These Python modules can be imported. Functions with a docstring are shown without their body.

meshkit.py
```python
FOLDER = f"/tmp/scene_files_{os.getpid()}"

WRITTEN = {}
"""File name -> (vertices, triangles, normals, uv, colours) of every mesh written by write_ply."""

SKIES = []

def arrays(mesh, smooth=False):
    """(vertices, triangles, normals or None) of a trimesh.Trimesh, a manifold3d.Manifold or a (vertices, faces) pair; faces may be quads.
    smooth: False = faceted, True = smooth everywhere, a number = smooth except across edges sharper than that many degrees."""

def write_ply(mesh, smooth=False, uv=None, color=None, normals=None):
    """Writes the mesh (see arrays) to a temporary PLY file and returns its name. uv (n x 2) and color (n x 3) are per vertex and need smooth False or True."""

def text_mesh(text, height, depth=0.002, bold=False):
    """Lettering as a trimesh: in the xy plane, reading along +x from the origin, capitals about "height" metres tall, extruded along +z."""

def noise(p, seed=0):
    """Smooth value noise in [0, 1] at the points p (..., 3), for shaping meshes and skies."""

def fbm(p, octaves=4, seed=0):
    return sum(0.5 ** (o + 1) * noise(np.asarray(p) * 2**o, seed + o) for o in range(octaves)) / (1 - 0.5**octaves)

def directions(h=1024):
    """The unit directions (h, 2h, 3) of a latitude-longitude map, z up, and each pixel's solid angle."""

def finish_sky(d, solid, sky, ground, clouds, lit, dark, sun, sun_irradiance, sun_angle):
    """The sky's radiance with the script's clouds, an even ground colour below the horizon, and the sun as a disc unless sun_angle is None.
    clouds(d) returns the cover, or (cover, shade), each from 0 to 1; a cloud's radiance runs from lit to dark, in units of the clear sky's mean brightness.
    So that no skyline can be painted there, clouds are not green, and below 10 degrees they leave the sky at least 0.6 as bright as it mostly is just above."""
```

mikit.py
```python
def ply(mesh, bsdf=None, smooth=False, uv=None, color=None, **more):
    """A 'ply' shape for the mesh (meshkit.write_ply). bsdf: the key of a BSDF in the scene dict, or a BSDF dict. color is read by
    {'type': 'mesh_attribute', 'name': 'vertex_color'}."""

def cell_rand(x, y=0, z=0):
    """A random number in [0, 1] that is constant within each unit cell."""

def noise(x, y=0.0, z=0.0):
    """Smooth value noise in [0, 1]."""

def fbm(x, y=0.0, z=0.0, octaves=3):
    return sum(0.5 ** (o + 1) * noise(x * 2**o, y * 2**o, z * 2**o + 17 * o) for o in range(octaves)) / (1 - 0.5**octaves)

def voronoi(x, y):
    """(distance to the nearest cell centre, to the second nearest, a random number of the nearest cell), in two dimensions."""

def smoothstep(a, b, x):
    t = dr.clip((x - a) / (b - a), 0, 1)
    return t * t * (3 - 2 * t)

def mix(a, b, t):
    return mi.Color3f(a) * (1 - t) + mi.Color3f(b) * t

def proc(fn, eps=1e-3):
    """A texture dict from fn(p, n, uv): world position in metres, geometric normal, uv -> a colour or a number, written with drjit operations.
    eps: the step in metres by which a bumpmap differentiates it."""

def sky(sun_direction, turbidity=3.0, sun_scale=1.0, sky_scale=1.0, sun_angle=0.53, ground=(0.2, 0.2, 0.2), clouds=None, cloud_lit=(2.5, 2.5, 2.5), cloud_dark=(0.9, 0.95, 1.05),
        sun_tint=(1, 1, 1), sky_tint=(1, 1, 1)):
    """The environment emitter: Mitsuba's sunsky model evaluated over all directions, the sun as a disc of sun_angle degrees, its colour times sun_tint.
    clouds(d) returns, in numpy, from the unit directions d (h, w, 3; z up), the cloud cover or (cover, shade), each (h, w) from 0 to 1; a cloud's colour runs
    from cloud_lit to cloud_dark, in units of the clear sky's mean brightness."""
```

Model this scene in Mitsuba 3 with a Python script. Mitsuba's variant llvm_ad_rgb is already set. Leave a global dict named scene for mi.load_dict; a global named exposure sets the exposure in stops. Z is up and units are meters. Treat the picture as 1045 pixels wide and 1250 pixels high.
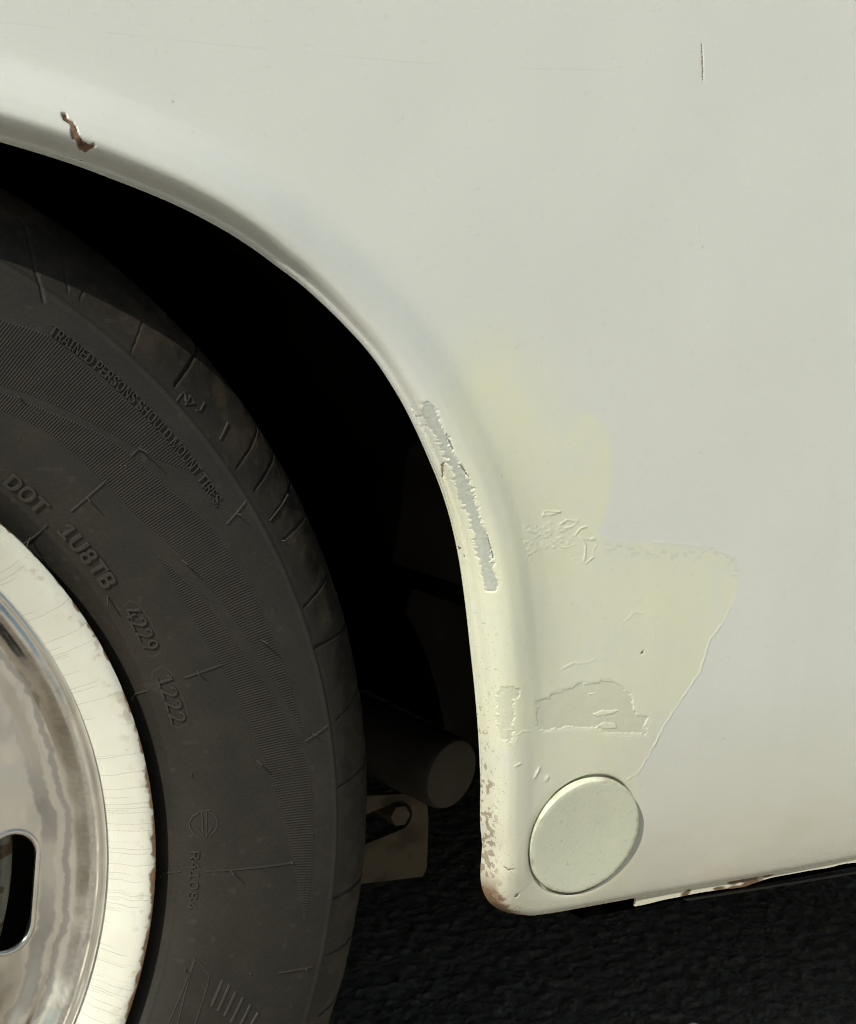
import math, numpy as np, trimesh, mitsuba as mi, mikit, meshkit, shapely
import drjit as dr
from scipy.spatial import Delaunay, cKDTree
from scipy.interpolate import PchipInterpolator, CubicSpline
from shapely.geometry import Polygon, LineString, Point
T = mi.ScalarTransform4f
scene, labels = {}, {}
rng = np.random.default_rng(7)
mm = 0.001

# ---------------------------------------------------------------- camera, daylight, exposure
EYE = np.array([-0.01298, -0.52938, 0.49198])
FWD = np.array([0.481205, 0.868097, -0.121859])
UP = np.array([0.031584, 0.121752, 0.992058])
scene['camera'] = {'type': 'perspective', 'fov': 30.75, 'fov_axis': 'x', 'near_clip': 0.02, 'far_clip': 400.0,
                   'to_world': T().look_at(origin=EYE.tolist(), target=(EYE + FWD).tolist(), up=UP.tolist())}
SUN = np.array([-0.67, -0.42, 0.61])
scene['sky'] = mikit.sky(SUN.tolist(), turbidity=3, sky_scale=0.75, ground=(0.24, 0.23, 0.21), sun_tint=(0.89, 1.04, 1.19), sky_tint=(1.06, 0.92, 0.72))
labels['sky'] = {'label': 'clear daylight sky over the parked car', 'category': 'sky', 'kind': 'structure'}
exposure = 1.68

# ---------------------------------------------------------------- helpers
noise, fbm, smoothstep, mix, cell_rand = mikit.noise, mikit.fbm, mikit.smoothstep, mikit.mix, mikit.cell_rand


def put(key, mesh, bsdf, smooth=False, label=None, uv=None, **more):
    k, n = key, 0
    while k in scene:
        n += 1
        k = f'{key}_{n:03d}'
    scene[k] = mikit.ply(mesh, bsdf, smooth=smooth, uv=uv)
    if label or more:
        labels[k] = {**({'label': label} if label else {}), **more}
    return k


def mat(key, color, rough=0.5, **more):
    c = color if isinstance(color, dict) else {'type': 'rgb', 'value': list(color)}
    scene[key] = {'type': 'twosided', 'bsdf': {'type': 'principled', 'base_color': c, 'roughness': rough, **more}}
    return key


def box(x0, x1, y0, y1, z0, z1):
    m = trimesh.creation.box(extents=(x1 - x0, y1 - y0, z1 - z0))
    m.apply_translation(((x0 + x1) / 2, (y0 + y1) / 2, (z0 + z1) / 2))
    return m


def tube(points, radius, sides=8, caps=True):
    p = np.asarray(points, float)
    r = np.broadcast_to(radius, len(p))
    t = np.gradient(p, axis=0)
    t /= np.linalg.norm(t, axis=1, keepdims=True)
    a = np.cross(t, [0.31, 0.17, 0.93])
    a /= np.linalg.norm(a, axis=1, keepdims=True)
    b = np.cross(t, a)
    an = np.arange(sides) * 2 * np.pi / sides
    v = p[:, None] + r[:, None, None] * (np.cos(an)[None, :, None] * a[:, None] + np.sin(an)[None, :, None] * b[:, None])
    v = v.reshape(-1, 3)
    f = []
    for i in range(len(p) - 1):
        for j in range(sides):
            k = (j + 1) % sides
            q = (i * sides + j, i * sides + k, (i + 1) * sides + k, (i + 1) * sides + j)
            f += [(q[0], q[1], q[2]), (q[0], q[2], q[3])]
    if caps:
        for base, c in ((0, len(v)), ((len(p) - 1) * sides, len(v) + 1)):
            f += [(base + j, base + (j + 1) % sides, c) for j in range(sides)]
        v = np.vstack([v, p[0], p[-1]])
    return trimesh.Trimesh(v, f, process=False)


def closed_tube(points, radius, sides=8):
    p = np.asarray(points, float)
    t = np.roll(p, -1, 0) - np.roll(p, 1, 0)
    t /= np.linalg.norm(t, axis=1, keepdims=True)
    a = np.cross(t, [0.0, 1.0, 0.0])
    a /= np.linalg.norm(a, axis=1, keepdims=True)
    b = np.cross(t, a)
    an = np.arange(sides) * 2 * np.pi / sides
    v = (p[:, None] + radius * (np.cos(an)[None, :, None] * a[:, None] + np.sin(an)[None, :, None] * b[:, None])).reshape(-1, 3)
    n, f = len(p), []
    for i in range(n):
        for j in range(sides):
            k, i2 = (j + 1) % sides, (i + 1) % n
            f += [(i * sides + j, i * sides + k, i2 * sides + k), (i * sides + j, i2 * sides + k, i2 * sides + j)]
    return trimesh.Trimesh(v, f, process=False)


def revolve(profile, n=720, closed=False, centre=(0.0, 0.28), angles=None):
    """profile (r, y) turned about the axle, which runs along y."""
    pr = np.asarray(profile, float)
    an = np.linspace(0, 2 * np.pi, n, endpoint=False) if angles is None else angles
    n = len(an)
    v = np.stack([pr[None, :, 0] * np.cos(an)[:, None] + centre[0], np.broadcast_to(pr[None, :, 1], (n, len(pr))), pr[None, :, 0] * np.sin(an)[:, None] + centre[1]], -1).reshape(-1, 3)
    m = len(pr)
    i, j = np.meshgrid(np.arange(n), np.arange(m if closed else m - 1), indexing='ij')
    i2, j2 = (i + 1) % n, (j + 1) % m
    q = np.stack([i * m + j, i2 * m + j, i2 * m + j2, i * m + j2], -1).reshape(-1, 4)
    return trimesh.Trimesh(v, np.vstack([q[:, [0, 1, 2]], q[:, [0, 2, 3]]]), process=False)


def spline(profile, n):
    pr = np.asarray(profile, float)
    s = np.r_[0, np.cumsum(np.linalg.norm(np.diff(pr, axis=0), axis=1))]
    t = np.linspace(0, s[-1], n)
    return np.stack([PchipInterpolator(s, pr[:, k])(t) for k in (0, 1)], 1)


def resample(pts, step):
    p = np.asarray(pts, float)
    s = np.r_[0, np.cumsum(np.linalg.norm(np.diff(p, axis=0), axis=1))]
    t = np.linspace(0, s[-1], max(3, int(s[-1] / step) + 1))
    return np.stack([np.interp(t, s, p[:, k]) for k in range(p.shape[1])], 1)


# ---------------------------------------------------------------- traced outlines on the car, in millimetres (x along the car, z up)
ARCH = np.array([(117.35, 547.51), (130.69, 544.67), (141.49, 542.06), (155.47, 537.98), (166.81, 534.47), (175.33, 531.59), (183.36, 528.48), (192.99, 524.23), (199.18, 521.18), (208.27, 516.02), (217.54, 510.0), (225.96, 504.45), (233.51, 498.62), (242.44, 491.09), (247.19, 486.8), (253.3, 480.99), (259.68, 474.0), (265.44, 466.6), (271.1, 458.78), (276.1, 450.87), (283.15, 438.77), (289.94, 426.16), (295.73, 412.72), (300.93, 396.42), (305.11, 378.25), (308.98, 359.17), (312.9, 339.85), (316.47, 320.31), (319.76, 298.78), (321.72, 280.74)]) * mm
FOOT = np.array([(324.27, 267.62), (324.61, 259.61), (325.76, 251.81), (329.37, 243.94), (335.4, 238.56), (343.07, 235.09), (351.62, 233.32), (368.88, 232.74), (386.53, 232.73), (402.35, 232.7), (437.45, 232.25), (486.96, 231.69), (537.13, 231.07)]) * mm
TOUCH_UP = np.array([(284.6, 480.05), (297.08, 490.48), (313.98, 491.56), (327.82, 484.09), (336.57, 473.71), (343.61, 460.47), (348.54, 458.47), (353.86, 457.8), (359.3, 455.43), (363.65, 451.34), (366.44, 445.86), (368.51, 438.65), (369.39, 430.39), (368.6, 422.13), (366.54, 413.9), (364.38, 407.74), (367.14, 403.13), (392.01, 401.06), (423.36, 397.59), (437.6, 391.11), (440.49, 383.25), (438.89, 373.01), (433.96, 363.72), (426.66, 355.74), (422.57, 341.67), (412.92, 329.23), (404.62, 318.25), (398.26, 305.67), (392.97, 297.81), (399.73, 274.02), (402.04, 236.15), (333.32, 236.39), (308.34, 258.24), (296.62, 359.16), (287.1, 412.58), (274.52, 457.79)]) * mm
STRIP = np.array([(274.38, 461.0), (277.58, 461.64), (280.92, 459.12), (282.16, 455.02), (284.52, 450.25), (286.44, 447.69), (288.46, 442.89), (291.99, 437.39), (295.89, 432.49), (298.7, 427.57), (300.4, 422.66), (302.93, 416.06), (306.24, 409.39), (309.26, 401.03), (311.54, 392.65), (313.7, 387.21), (311.94, 383.31), (308.07, 384.2), (306.34, 388.94), (305.79, 392.94), (302.34, 402.99), (299.3, 412.92), (295.26, 420.21), (292.43, 426.11), (290.35, 431.96), (287.58, 437.14), (284.84, 441.65), (281.75, 446.46), (278.32, 451.24), (275.63, 455.98)]) * mm
FLAKE = np.array([(336.0, 335.99), (342.5, 336.09), (344.04, 338.05), (349.72, 339.29), (356.35, 339.4), (357.07, 341.46), (366.77, 340.61), (369.25, 341.82), (374.38, 341.38), (381.51, 336.81), (384.87, 334.89), (386.21, 330.61), (388.71, 325.12), (392.98, 323.43), (395.46, 322.46), (393.86, 319.88), (395.0, 315.56), (380.44, 317.79), (372.22, 318.64), (369.06, 321.84), (362.3, 321.81), (353.85, 323.37), (340.69, 322.94), (338.59, 324.21), (336.47, 326.18), (336.95, 333.11)]) * mm
FLAKE_ISLANDS = [np.array(q) * mm for q in ([(365.79, 327.52), (370.4, 328.51), (380.73, 327.88), (375.64, 326.57), (368.42, 325.84)], [(369.88, 322.47), (373.25, 323.21), (378.48, 321.97), (379.45, 320.06), (374.3, 319.87), (371.7, 320.49)], [(362.34, 336.74), (367.82, 336.96), (364.9, 336.16)])]
LIP_FLAKE = np.array([(317.7, 342.94), (321.18, 344.35), (325.61, 342.58), (326.52, 340.09), (323.64, 337.95), (324.29, 332.38), (324.86, 324.03), (324.63, 320.24), (320.66, 320.32), (318.49, 329.5), (317.51, 338.51)]) * mm
WRINKLE_AREA = np.array([(323.75, 411.27), (333.19, 412.28), (345.35, 409.82), (349.65, 405.21), (347.84, 400.83), (333.77, 400.08), (325.88, 399.08)]) * mm
STRIP = np.array(Polygon(STRIP).buffer(-.0007).buffer(.0002).exterior.coords)
RUST_CHIP = np.array([(133.0, 556.54), (134.38, 557.2), (135.22, 555.13), (137.16, 553.96), (138.0, 551.89), (139.13, 549.29), (141.93, 547.91), (144.18, 548.09), (144.76, 546.51), (143.35, 545.05), (140.82, 545.12), (138.58, 546.56), (136.9, 548.04), (135.79, 550.36), (135.5, 552.21), (134.11, 554.23)]) * mm
RIDGES = [(np.array(q) * mm, w, h) for q, w, h in (
    ([(333.87, 414.62), (335.78, 416.42), (342.63, 415.69)], .6, .32), ([(334.68, 414.43), (341.06, 414.9)], .5, .28),
    ([(342.11, 409.93), (346.46, 411.99), (351.79, 411.3), (348.64, 409.19), (345.4, 408.79), (342.12, 409.76)], .6, .30),
    ([(351.05, 405.84), (353.19, 408.16), (356.44, 408.9)], .6, .34), ([(351.06, 405.67), (354.64, 403.98), (356.43, 401.15), (356.35, 394.94)], .7, .36),
    ([(359.02, 403.11), (360.62, 404.09), (362.41, 401.76), (360.35, 397.52)], .5, .34), ([(357.25, 393.51), (360.84, 396.12)], .6, .32),
    ([(355.03, 404.31), (358.36, 403.83), (361.68, 403.7)], .4, .25), ([(348.94, 395.29), (355.07, 395.69)], .4, .16), ([(345.0, 400.61), (348.66, 400.8), (351.45, 402.05)], .5, .25),
    ([(325.2, 396.74), (327.86, 398.99), (329.18, 396.22)], .4, .2),
    ([(347.61, 348.58), (350.83, 350.07), (354.09, 350.85), (357.43, 350.59), (361.6, 350.6), (364.9, 351.75)], .6, .18), ([(369.62, 358.11), (372.91, 360.0), (377.03, 362.54), (378.1, 366.37), (380.95, 369.02), (383.85, 370.97), (389.54, 369.89), (394.14, 366.01), (395.91, 358.69)], .8, .16),
    ([(326.98, 322.61), (329.31, 324.11), (335.8, 323.09)], .5, .25), ([(326.72, 319.51), (327.43, 321.52)], .5, .3), ([(370.6, 324.91), (375.6, 327.29)], .5, .2),
    ([(438.89, 373.01), (433.96, 363.72), (426.66, 355.74), (422.57, 341.67), (412.92, 329.23), (404.84, 318.22), (398.26, 305.67), (392.97, 297.81), (387.39, 295.53)], .9, .17),
    ([(392.01, 401.06), (423.36, 397.59), (437.55, 391.85)], .8, .10), ([(327.59, 308.94), (329.97, 309.72)], 1.2, .35), ([(338.78, 303.08), (339.86, 306.13)], 1.6, .4), ([(344.24, 300.31), (345.81, 301.9)], 1.6, .45),
    ([(371.83, 325.86), (374.03, 324.57)], .5, .2))]
TIDE = (np.array([(367.31, 399.99), (387.94, 396.64), (405.58, 394.77), (428.12, 394.84), (433.83, 392.02), (438.95, 385.17)]) * mm).tolist()
SCRATCH = (np.array([(114.55, 585.42), (153.13, 586.16), (194.63, 586.68), (266.52, 588.34), (317.1, 591.17), (363.79, 595.34)]) * mm).tolist()
RUST_SPOT = np.array([(295.37, 401.81), (297.61, 402.37), (299.19, 400.65), (300.27, 397.28), (298.55, 397.69), (297.35, 399.4)]) * mm
PITS = [(np.array(q) * mm, r) for q, r in zip([(175.83, 565.22), (290.45, 592.98), (313.15, 431.53), (444.61, 467.5), (389.26, 352.71), (356.88, 288.75), (336.88, 248.06), (374.94, 277.33), (323.5, 451.2), (240.93, 530.07), (337.85, 558.98), (410.17, 527.15), (441.1, 308.51), (376.36, 374.28), (324.85, 262.44)], (1.0, .7, .8, .8, 1.0, .7, 1.6, .6, .5, .6, .5, .5, .8, .6, .9))]
CRACKS_AND_SHADE = [np.array(q) * mm for q in ([(285.69, 448.33), (287.27, 445.13), (288.84, 442.56)], [(292.78, 436.09), (294.34, 434.13), (296.68, 431.5)], [(305.88, 409.08), (308.02, 403.4), (309.75, 398.7)], [(407.2, 610.42), (407.77, 604.51), (408.2, 595.57)], [(287.09, 436.86), (287.95, 433.63), (288.78, 431.04)], [(289.42, 423.91), (291.06, 419.98), (292.32, 416.04)], [(296.5, 404.78), (298.49, 402.06), (301.3, 397.98)], [(298.02, 404.38), (300.05, 400.68)], [(328.88, 262.55), (330.55, 261.58), (333.39, 261.69)], [(295.2, 395.84), (295.39, 395.83), (295.58, 395.82)])]  # first three are shade along the flaked strip, drawn as dark lines

# the whole outline: mirrored arch on the left, then the foot on the right
left = np.stack([-ARCH[::-1, 0], ARCH[::-1, 1]], 1)
left_foot = np.stack([-FOOT[::-1, 0], FOOT[::-1, 1]], 1)
slope = (ARCH[1, 1] - ARCH[0, 1]) / (ARCH[1, 0] - ARCH[0, 0])
crown_x = np.linspace(-ARCH[0, 0], ARCH[0, 0], 15)[1:-1]
crown_z = ARCH[0, 1] - slope * ARCH[0, 0] / 2 * (1 - (crown_x / ARCH[0, 0]) ** 2)
zb = FOOT[-1, 1]
ctrl = np.vstack([[-1.05, zb], [-0.75, zb], left_foot, left, np.stack([crown_x, crown_z], 1), ARCH, FOOT, [0.75, zb], [1.05, zb]])
s_ctrl = np.r_[0, np.cumsum(np.linalg.norm(np.diff(ctrl, axis=0), axis=1))]
dense = np.linspace(0, s_ctrl[-1], 9000)
OUT = np.stack([PchipInterpolator(s_ctrl, ctrl[:, k])(dense) for k in (0, 1)], 1)
for _ in range(12):
    OUT[1:-1] = OUT[1:-1] * .5 + (OUT[2:] + OUT[:-2]) * .25
S0 = dense[np.argmin(np.linalg.norm(OUT - ARCH[0], axis=1))]
S_CORNER = dense[np.argmin(np.linalg.norm(OUT - FOOT[5], axis=1))] - S0
S_CROWN = dense[np.argmax(OUT[:, 1])] - S0
dense = dense - S0                                                     # arc length, 0 where the arch enters the picture
out_tree = cKDTree(OUT)
OUT_POLY = Polygon(np.vstack([OUT, [1.05, 0.86], [-1.05, 0.86]]))

P_TOP = PchipInterpolator([0, .0011, .0014, .0018, .0032, .0050, .0071, .0112, .018, .0235, .0275, .034, 2], [.0048, .0024, .0031, .0014, -.0040, -.0070, -.0077, -.0070, -.0040, -.0012, -.0002, 0, 0])
P_ARCH = PchipInterpolator([0, .0014, .0018, .0024, .0045, .009, .013, .018, .026, .036, .048, 2], [.0085, .0050, .0052, .0030, -.0004, -.0036, -.0046, -.0041, -.0020, -.0005, 0, 0])
P_FOOT = PchipInterpolator([0, .0010, .0025, .006, .012, .022, 2], [.0085, .0045, .0022, .0007, .0002, 0, 0])
P_MID = PchipInterpolator([0, .0018, .0045, .007, .010, .014, .019, .026, 2], [.011, .0040, .0006, -.0006, -.0010, -.0008, -.0002, 0, 0])


def panel_y(x, z, d, t):
    """Depth of the outer skin (y grows into the car) at distance d from its edge and arc length t along it."""
    tt = np.abs(t - S_CROWN) + S_CROWN                                   # the arch is the same on both sides of its crown
    a = np.clip((tt - (S_CORNER - .16)) / .10, 0, 1)
    a = a * a * (3 - 2 * a)
    b = np.clip((tt - (S_CORNER - .035)) / .045, 0, 1)
    b = b * b * (3 - 2 * b)
    u = np.clip((tt - .135) / .12, 0, 1)
    u = u * u * (3 - 2 * u)
    calm = 1 - .62 * np.exp(-((tt - .155) / .072) ** 2)
    prof = calm * (1.45 * P_TOP(d) * (1 - u) + 1.02 * P_ARCH(d) * u) * (1 - a) + P_MID(d) * a
    prof = prof * (1 - b) + P_FOOT(d) * b
    tuck = np.maximum(0, .335 - z)
    top = np.maximum(0, z - .66)
    bulge = .20 * (z - .455) ** 2 + .03 * (x - .35) ** 2
    return prof + .55 * tuck ** 2 + 1.6 * top ** 2 + bulge


# ---------------------------------------------------------------- materials
def poly_sdf(x, z, pts):
    """Signed distance to a polygon, negative inside."""
    d2, inside = mi.Float(1e9), mi.Bool(False)
    n = len(pts)
    for i in range(n):
        (ax, az), (bx, bz) = map(lambda q: (float(q[0]), float(q[1])), (pts[i], pts[(i + 1) % n]))
        ex, ez = bx - ax, bz - az
        wx, wz = x - ax, z - az
        h = dr.clip((wx * ex + wz * ez) / (ex * ex + ez * ez), 0, 1)
        d2 = dr.minimum(d2, dr.square(wx - ex * h) + dr.square(wz - ez * h))
        if abs(ez) > 1e-9:
            c = ((az > z) != (bz > z)) & (wx < ex * wz / ez)
            inside = inside ^ c
    d = dr.sqrt(d2)
    return dr.select(inside, -d, d)


WHITE = (0.652, 0.678, 0.678)
OLD_TOUCH = (0.690, 0.712, 0.580)


def wing_paint(p, n, uv):
    x, z, t, d = p.x, p.z, uv.x, uv.y
    wob = (fbm(x * 260, z * 260, 3.0) - .5) * .0022
    sd = poly_sdf(x + wob, z + wob * .6, TOUCH_UP)
    feather = .0014 + .024 * smoothstep(.425, .462, z) * smoothstep(.352, .343, x) + .0022 * smoothstep(.38, .40, z) + .012 * smoothstep(.285, .262, z)
    m = smoothstep(feather * .5, -feather, sd) * (.72 + .75 * (fbm(x * 62, z * 48, 9.0) - .40) + .22 * (fbm(x * 260, z * 110, 3.0) - .5))
    c = mix(WHITE, OLD_TOUCH, dr.clip(m, 0, 1))
    # faded, polished zones and fine road dust in the paint
    c = c * (1 + .030 * (fbm(x * 9 + 3, z * 14, 5.0) - .5) + .018 * (noise(x * 900, z * 1500, 1.0) - .5))
    c = mix(c, (0.60, 0.57, 0.47), .35 * smoothstep(.30, .235, z) * smoothstep(.45, .75, fbm(x * 40, z * 70, 2.0)))
    # road film: faint runs and a dusty lower edge
    c = c * (1 - .022 * smoothstep(.40, .8, fbm(x * 110, z * 11, 8.0)) * smoothstep(.47, .30, z))
    c = mix(c, (.665, .655, .58), .55 * smoothstep(.345, .270, z))
    c = mix(c, (.50, .455, .36), .30 * smoothstep(.288, .238, z) * (.35 + fbm(x * 60, z * 160, 4.0)))
    # bare metal and rust along the lip: sparse specks high up, a continuous brown edge at the foot
    low = smoothstep(S_CORNER - .17, S_CORNER - .05, t) * smoothstep(S_CORNER + .16, S_CORNER + .03, t)
    edge = smoothstep(.0026 + .004 * low, .0, d)
    n1 = fbm(x * 520, p.y * 520, z * 400, 4)
    rust = smoothstep(.68, .73, n1 + .17 * edge * low - .12 * (1 - low)) * smoothstep(.0042, .0006, d) * (.15 * smoothstep(.25, .33, t) + .60 * low)
    brown = mix((0.10, 0.050, 0.026), (0.25, 0.16, 0.10), noise(t * 900, d * 1600, 7.0))
    c = mix(c, brown, dr.clip(rust, 0, 1) * .85)
    corner = smoothstep(.020, .006, dr.abs(t - (S_CORNER - .014))) * smoothstep(.0045, .001, d + (n1 - .5) * .010)
    c = mix(c, (0.22, 0.125, 0.07), corner * .9)
    specks = smoothstep(.82, .88, noise(x * 1300, p.y * 1300, z * 1300)) * smoothstep(.016, .003, d) * smoothstep(.22, .30, t)
    c = mix(c, (0.36, 0.34, 0.30), specks * .7)
    td = mi.Float(9)
    for (ax, az), (bx, bz) in zip(TIDE[:-1], TIDE[1:]):
        h = dr.clip(((x - ax) * (bx - ax) + (z - az) * (bz - az)) / ((bx - ax) ** 2 + (bz - az) ** 2), 0, 1)
        td = dr.minimum(td, dr.sqrt(dr.square(x - ax - (bx - ax) * h) + dr.square(z - az - (bz - az) * h)))
    c = mix(c, (.55, .575, .565), .55 * smoothstep(.0034, .0004, td + .004 * (fbm(x * 340, z * 700, 6.0) - .5)) * smoothstep(.40, .66, fbm(x * 420, z * 800, 12.0)))
    for (ax, az), (bx, bz) in zip(SCRATCH[:-1], SCRATCH[1:]):
        h = dr.clip(((x - ax) * (bx - ax) + (z - az) * (bz - az)) / ((bx - ax) ** 2 + (bz - az) ** 2), 0, 1)
        c = c * (1 - .055 * smoothstep(.0004, .0001, dr.sqrt(dr.square(x - ax - (bx - ax) * h) + dr.square(z - az - (bz - az) * h))) * smoothstep(.2, .5, noise(x * 70, 4.0)))
    dots = smoothstep(.90, .95, noise(x * 620, z * 620, 21.0)) * 1.1
    return mix(c, (0.42, 0.40, 0.36), dots * .10)


def wing_rough(p, n, uv):
    sd = fbm(p.x * 30, p.z * 30, 8.0)
    return .13 + .20 * sd * sd + .16 * smoothstep(.43, .36, p.z)


mat('wing_paint', mikit.proc(wing_paint), mikit.proc(wing_rough), specular=0.5, clearcoat=0.6, clearcoat_gloss=0.93)
mat('primer', mikit.proc(lambda p, n, uv: mix((.405, .435, .425), (.50, .525, .50), fbm(p.x * 900, p.z * 900, 2.0))), .62)
mat('old_primer', mikit.proc(lambda p, n, uv: mix((.575, .595, .500), (.625, .645, .54), fbm(p.x * 300, p.z * 300, 2.0))), .55)
mat('rust', mikit.proc(lambda p, n, uv: mix((.075, .042, .030), (.20, .125, .085), smoothstep(.3, .72, fbm(p.x * 700, p.z * 700, 2.0)))), .85)
mat('strip_edge_shade', (.20, .205, .195), .8)  # painted shade for the strip edge that turns away
mat('crack', (.20, .155, .12), .85)
def plug_tone(p, n, uv):
    c = mix((.615, .650, .545), (.655, .685, .585), fbm(p.x * 120, p.z * 120, 1.0)) * (1 + .05 * (noise(p.x * 900, p.z * 900, 3.0) - .5))
    r = dr.sqrt(dr.square(p.x - .3681) + dr.square(p.z - .2716))
    c = mix(c, (.33, .29, .21), .6 * smoothstep(.0255, .0273, r + .003 * (fbm(p.x * 300, p.z * 300, 2.0) - .5)) * smoothstep(.40, .70, fbm(p.x * 160, p.z * 160, 7.0)))
    return mix(c, (.45, .44, .37), .4 * smoothstep(.86, .93, noise(p.x * 900, p.z * 900, 5.0)))


mat('plug_paint', mikit.proc(plug_tone), .36, specular=0.5)


def rubber(p, n, uv):
    r = dr.sqrt(dr.square(p.x) + dr.square(p.z - .28))
    dust = smoothstep(.35, .75, fbm(p.x * 60, p.y * 60, p.z * 60, 4))
    c = mix((.0220, .0200, .0180), (.0285, .0252, .0220), dust)
    sh = smoothstep(.259, .270, r)
    mud = smoothstep(.42, .68, fbm(p.x * 95 + 7, p.y * 95, p.z * 95, 4))
    c = mix(c, (.060, .048, .036), sh * mud * .45)
    c = c * (1 + .35 * (noise(p.x * 1400, p.y * 1400, p.z * 1400) - .5))
    return mix(c, (.090, .085, .075), smoothstep(.80, .90, noise(p.x * 260, p.y * 260, p.z * 260 + 5)) * .12)


mat('rubber', mikit.proc(rubber), .52, specular=0.42)
mat('rubber_raised', mikit.proc(lambda p, n, uv: mix((.031, .028, .025), (.046, .041, .036), fbm(p.x * 200, p.y * 200, p.z * 200))), .50, specular=0.45)  # paler than the sidewall: light caught by raised ridges put into colour
mat('black_rubber', (.012, .011, .011), .6)


def rim_paint(p, n, uv):
    dx, dz = p.x, p.z - .28
    r, th = dr.sqrt(dx * dx + dz * dz), dr.atan2(dz, dx)
    c = mix((.70, .715, .675), (.63, .635, .585), fbm(p.x * 90, p.z * 90, 1.0))
    # radial hairline cracks, dense in some stretches
    k = th * 190 + (noise(r * 260, th * 14) - .5) * 1.1
    pick = smoothstep(.72, .80, cell_rand(dr.floor(k), 3, 1) + .32 * (noise(th * 9 + 4, 2.0) - .5))
    fr = k - dr.floor(k)
    reach = .162 + .021 * cell_rand(dr.floor(k), 8, 1)
    line = smoothstep(.20, .06, dr.abs(fr - .5)) * pick * smoothstep(reach + .003, reach, r)
    c = mix(c, (.24, .22, .185), line * .45)
    grime = smoothstep(.55, .80, fbm(p.x * 330, p.z * 330, 6.0)) * smoothstep(.172, .180, r)
    c = mix(c, (.36, .31, .24), grime * .5)
    low = smoothstep(.45, .05, th)
    e = r + (fbm(p.x * 240, p.z * 240, 5.0) - .5) * .0038
    rust = smoothstep(.1811 - .0018 * low, .1820 - .0013 * low, e)
    return mix(c, mix((.26, .13, .045), (.10, .055, .028), noise(p.x * 800, p.z * 800, 3.0)), rust * .92)


mat('rim_paint', mikit.proc(rim_paint), .38, specular=0.5)


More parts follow.
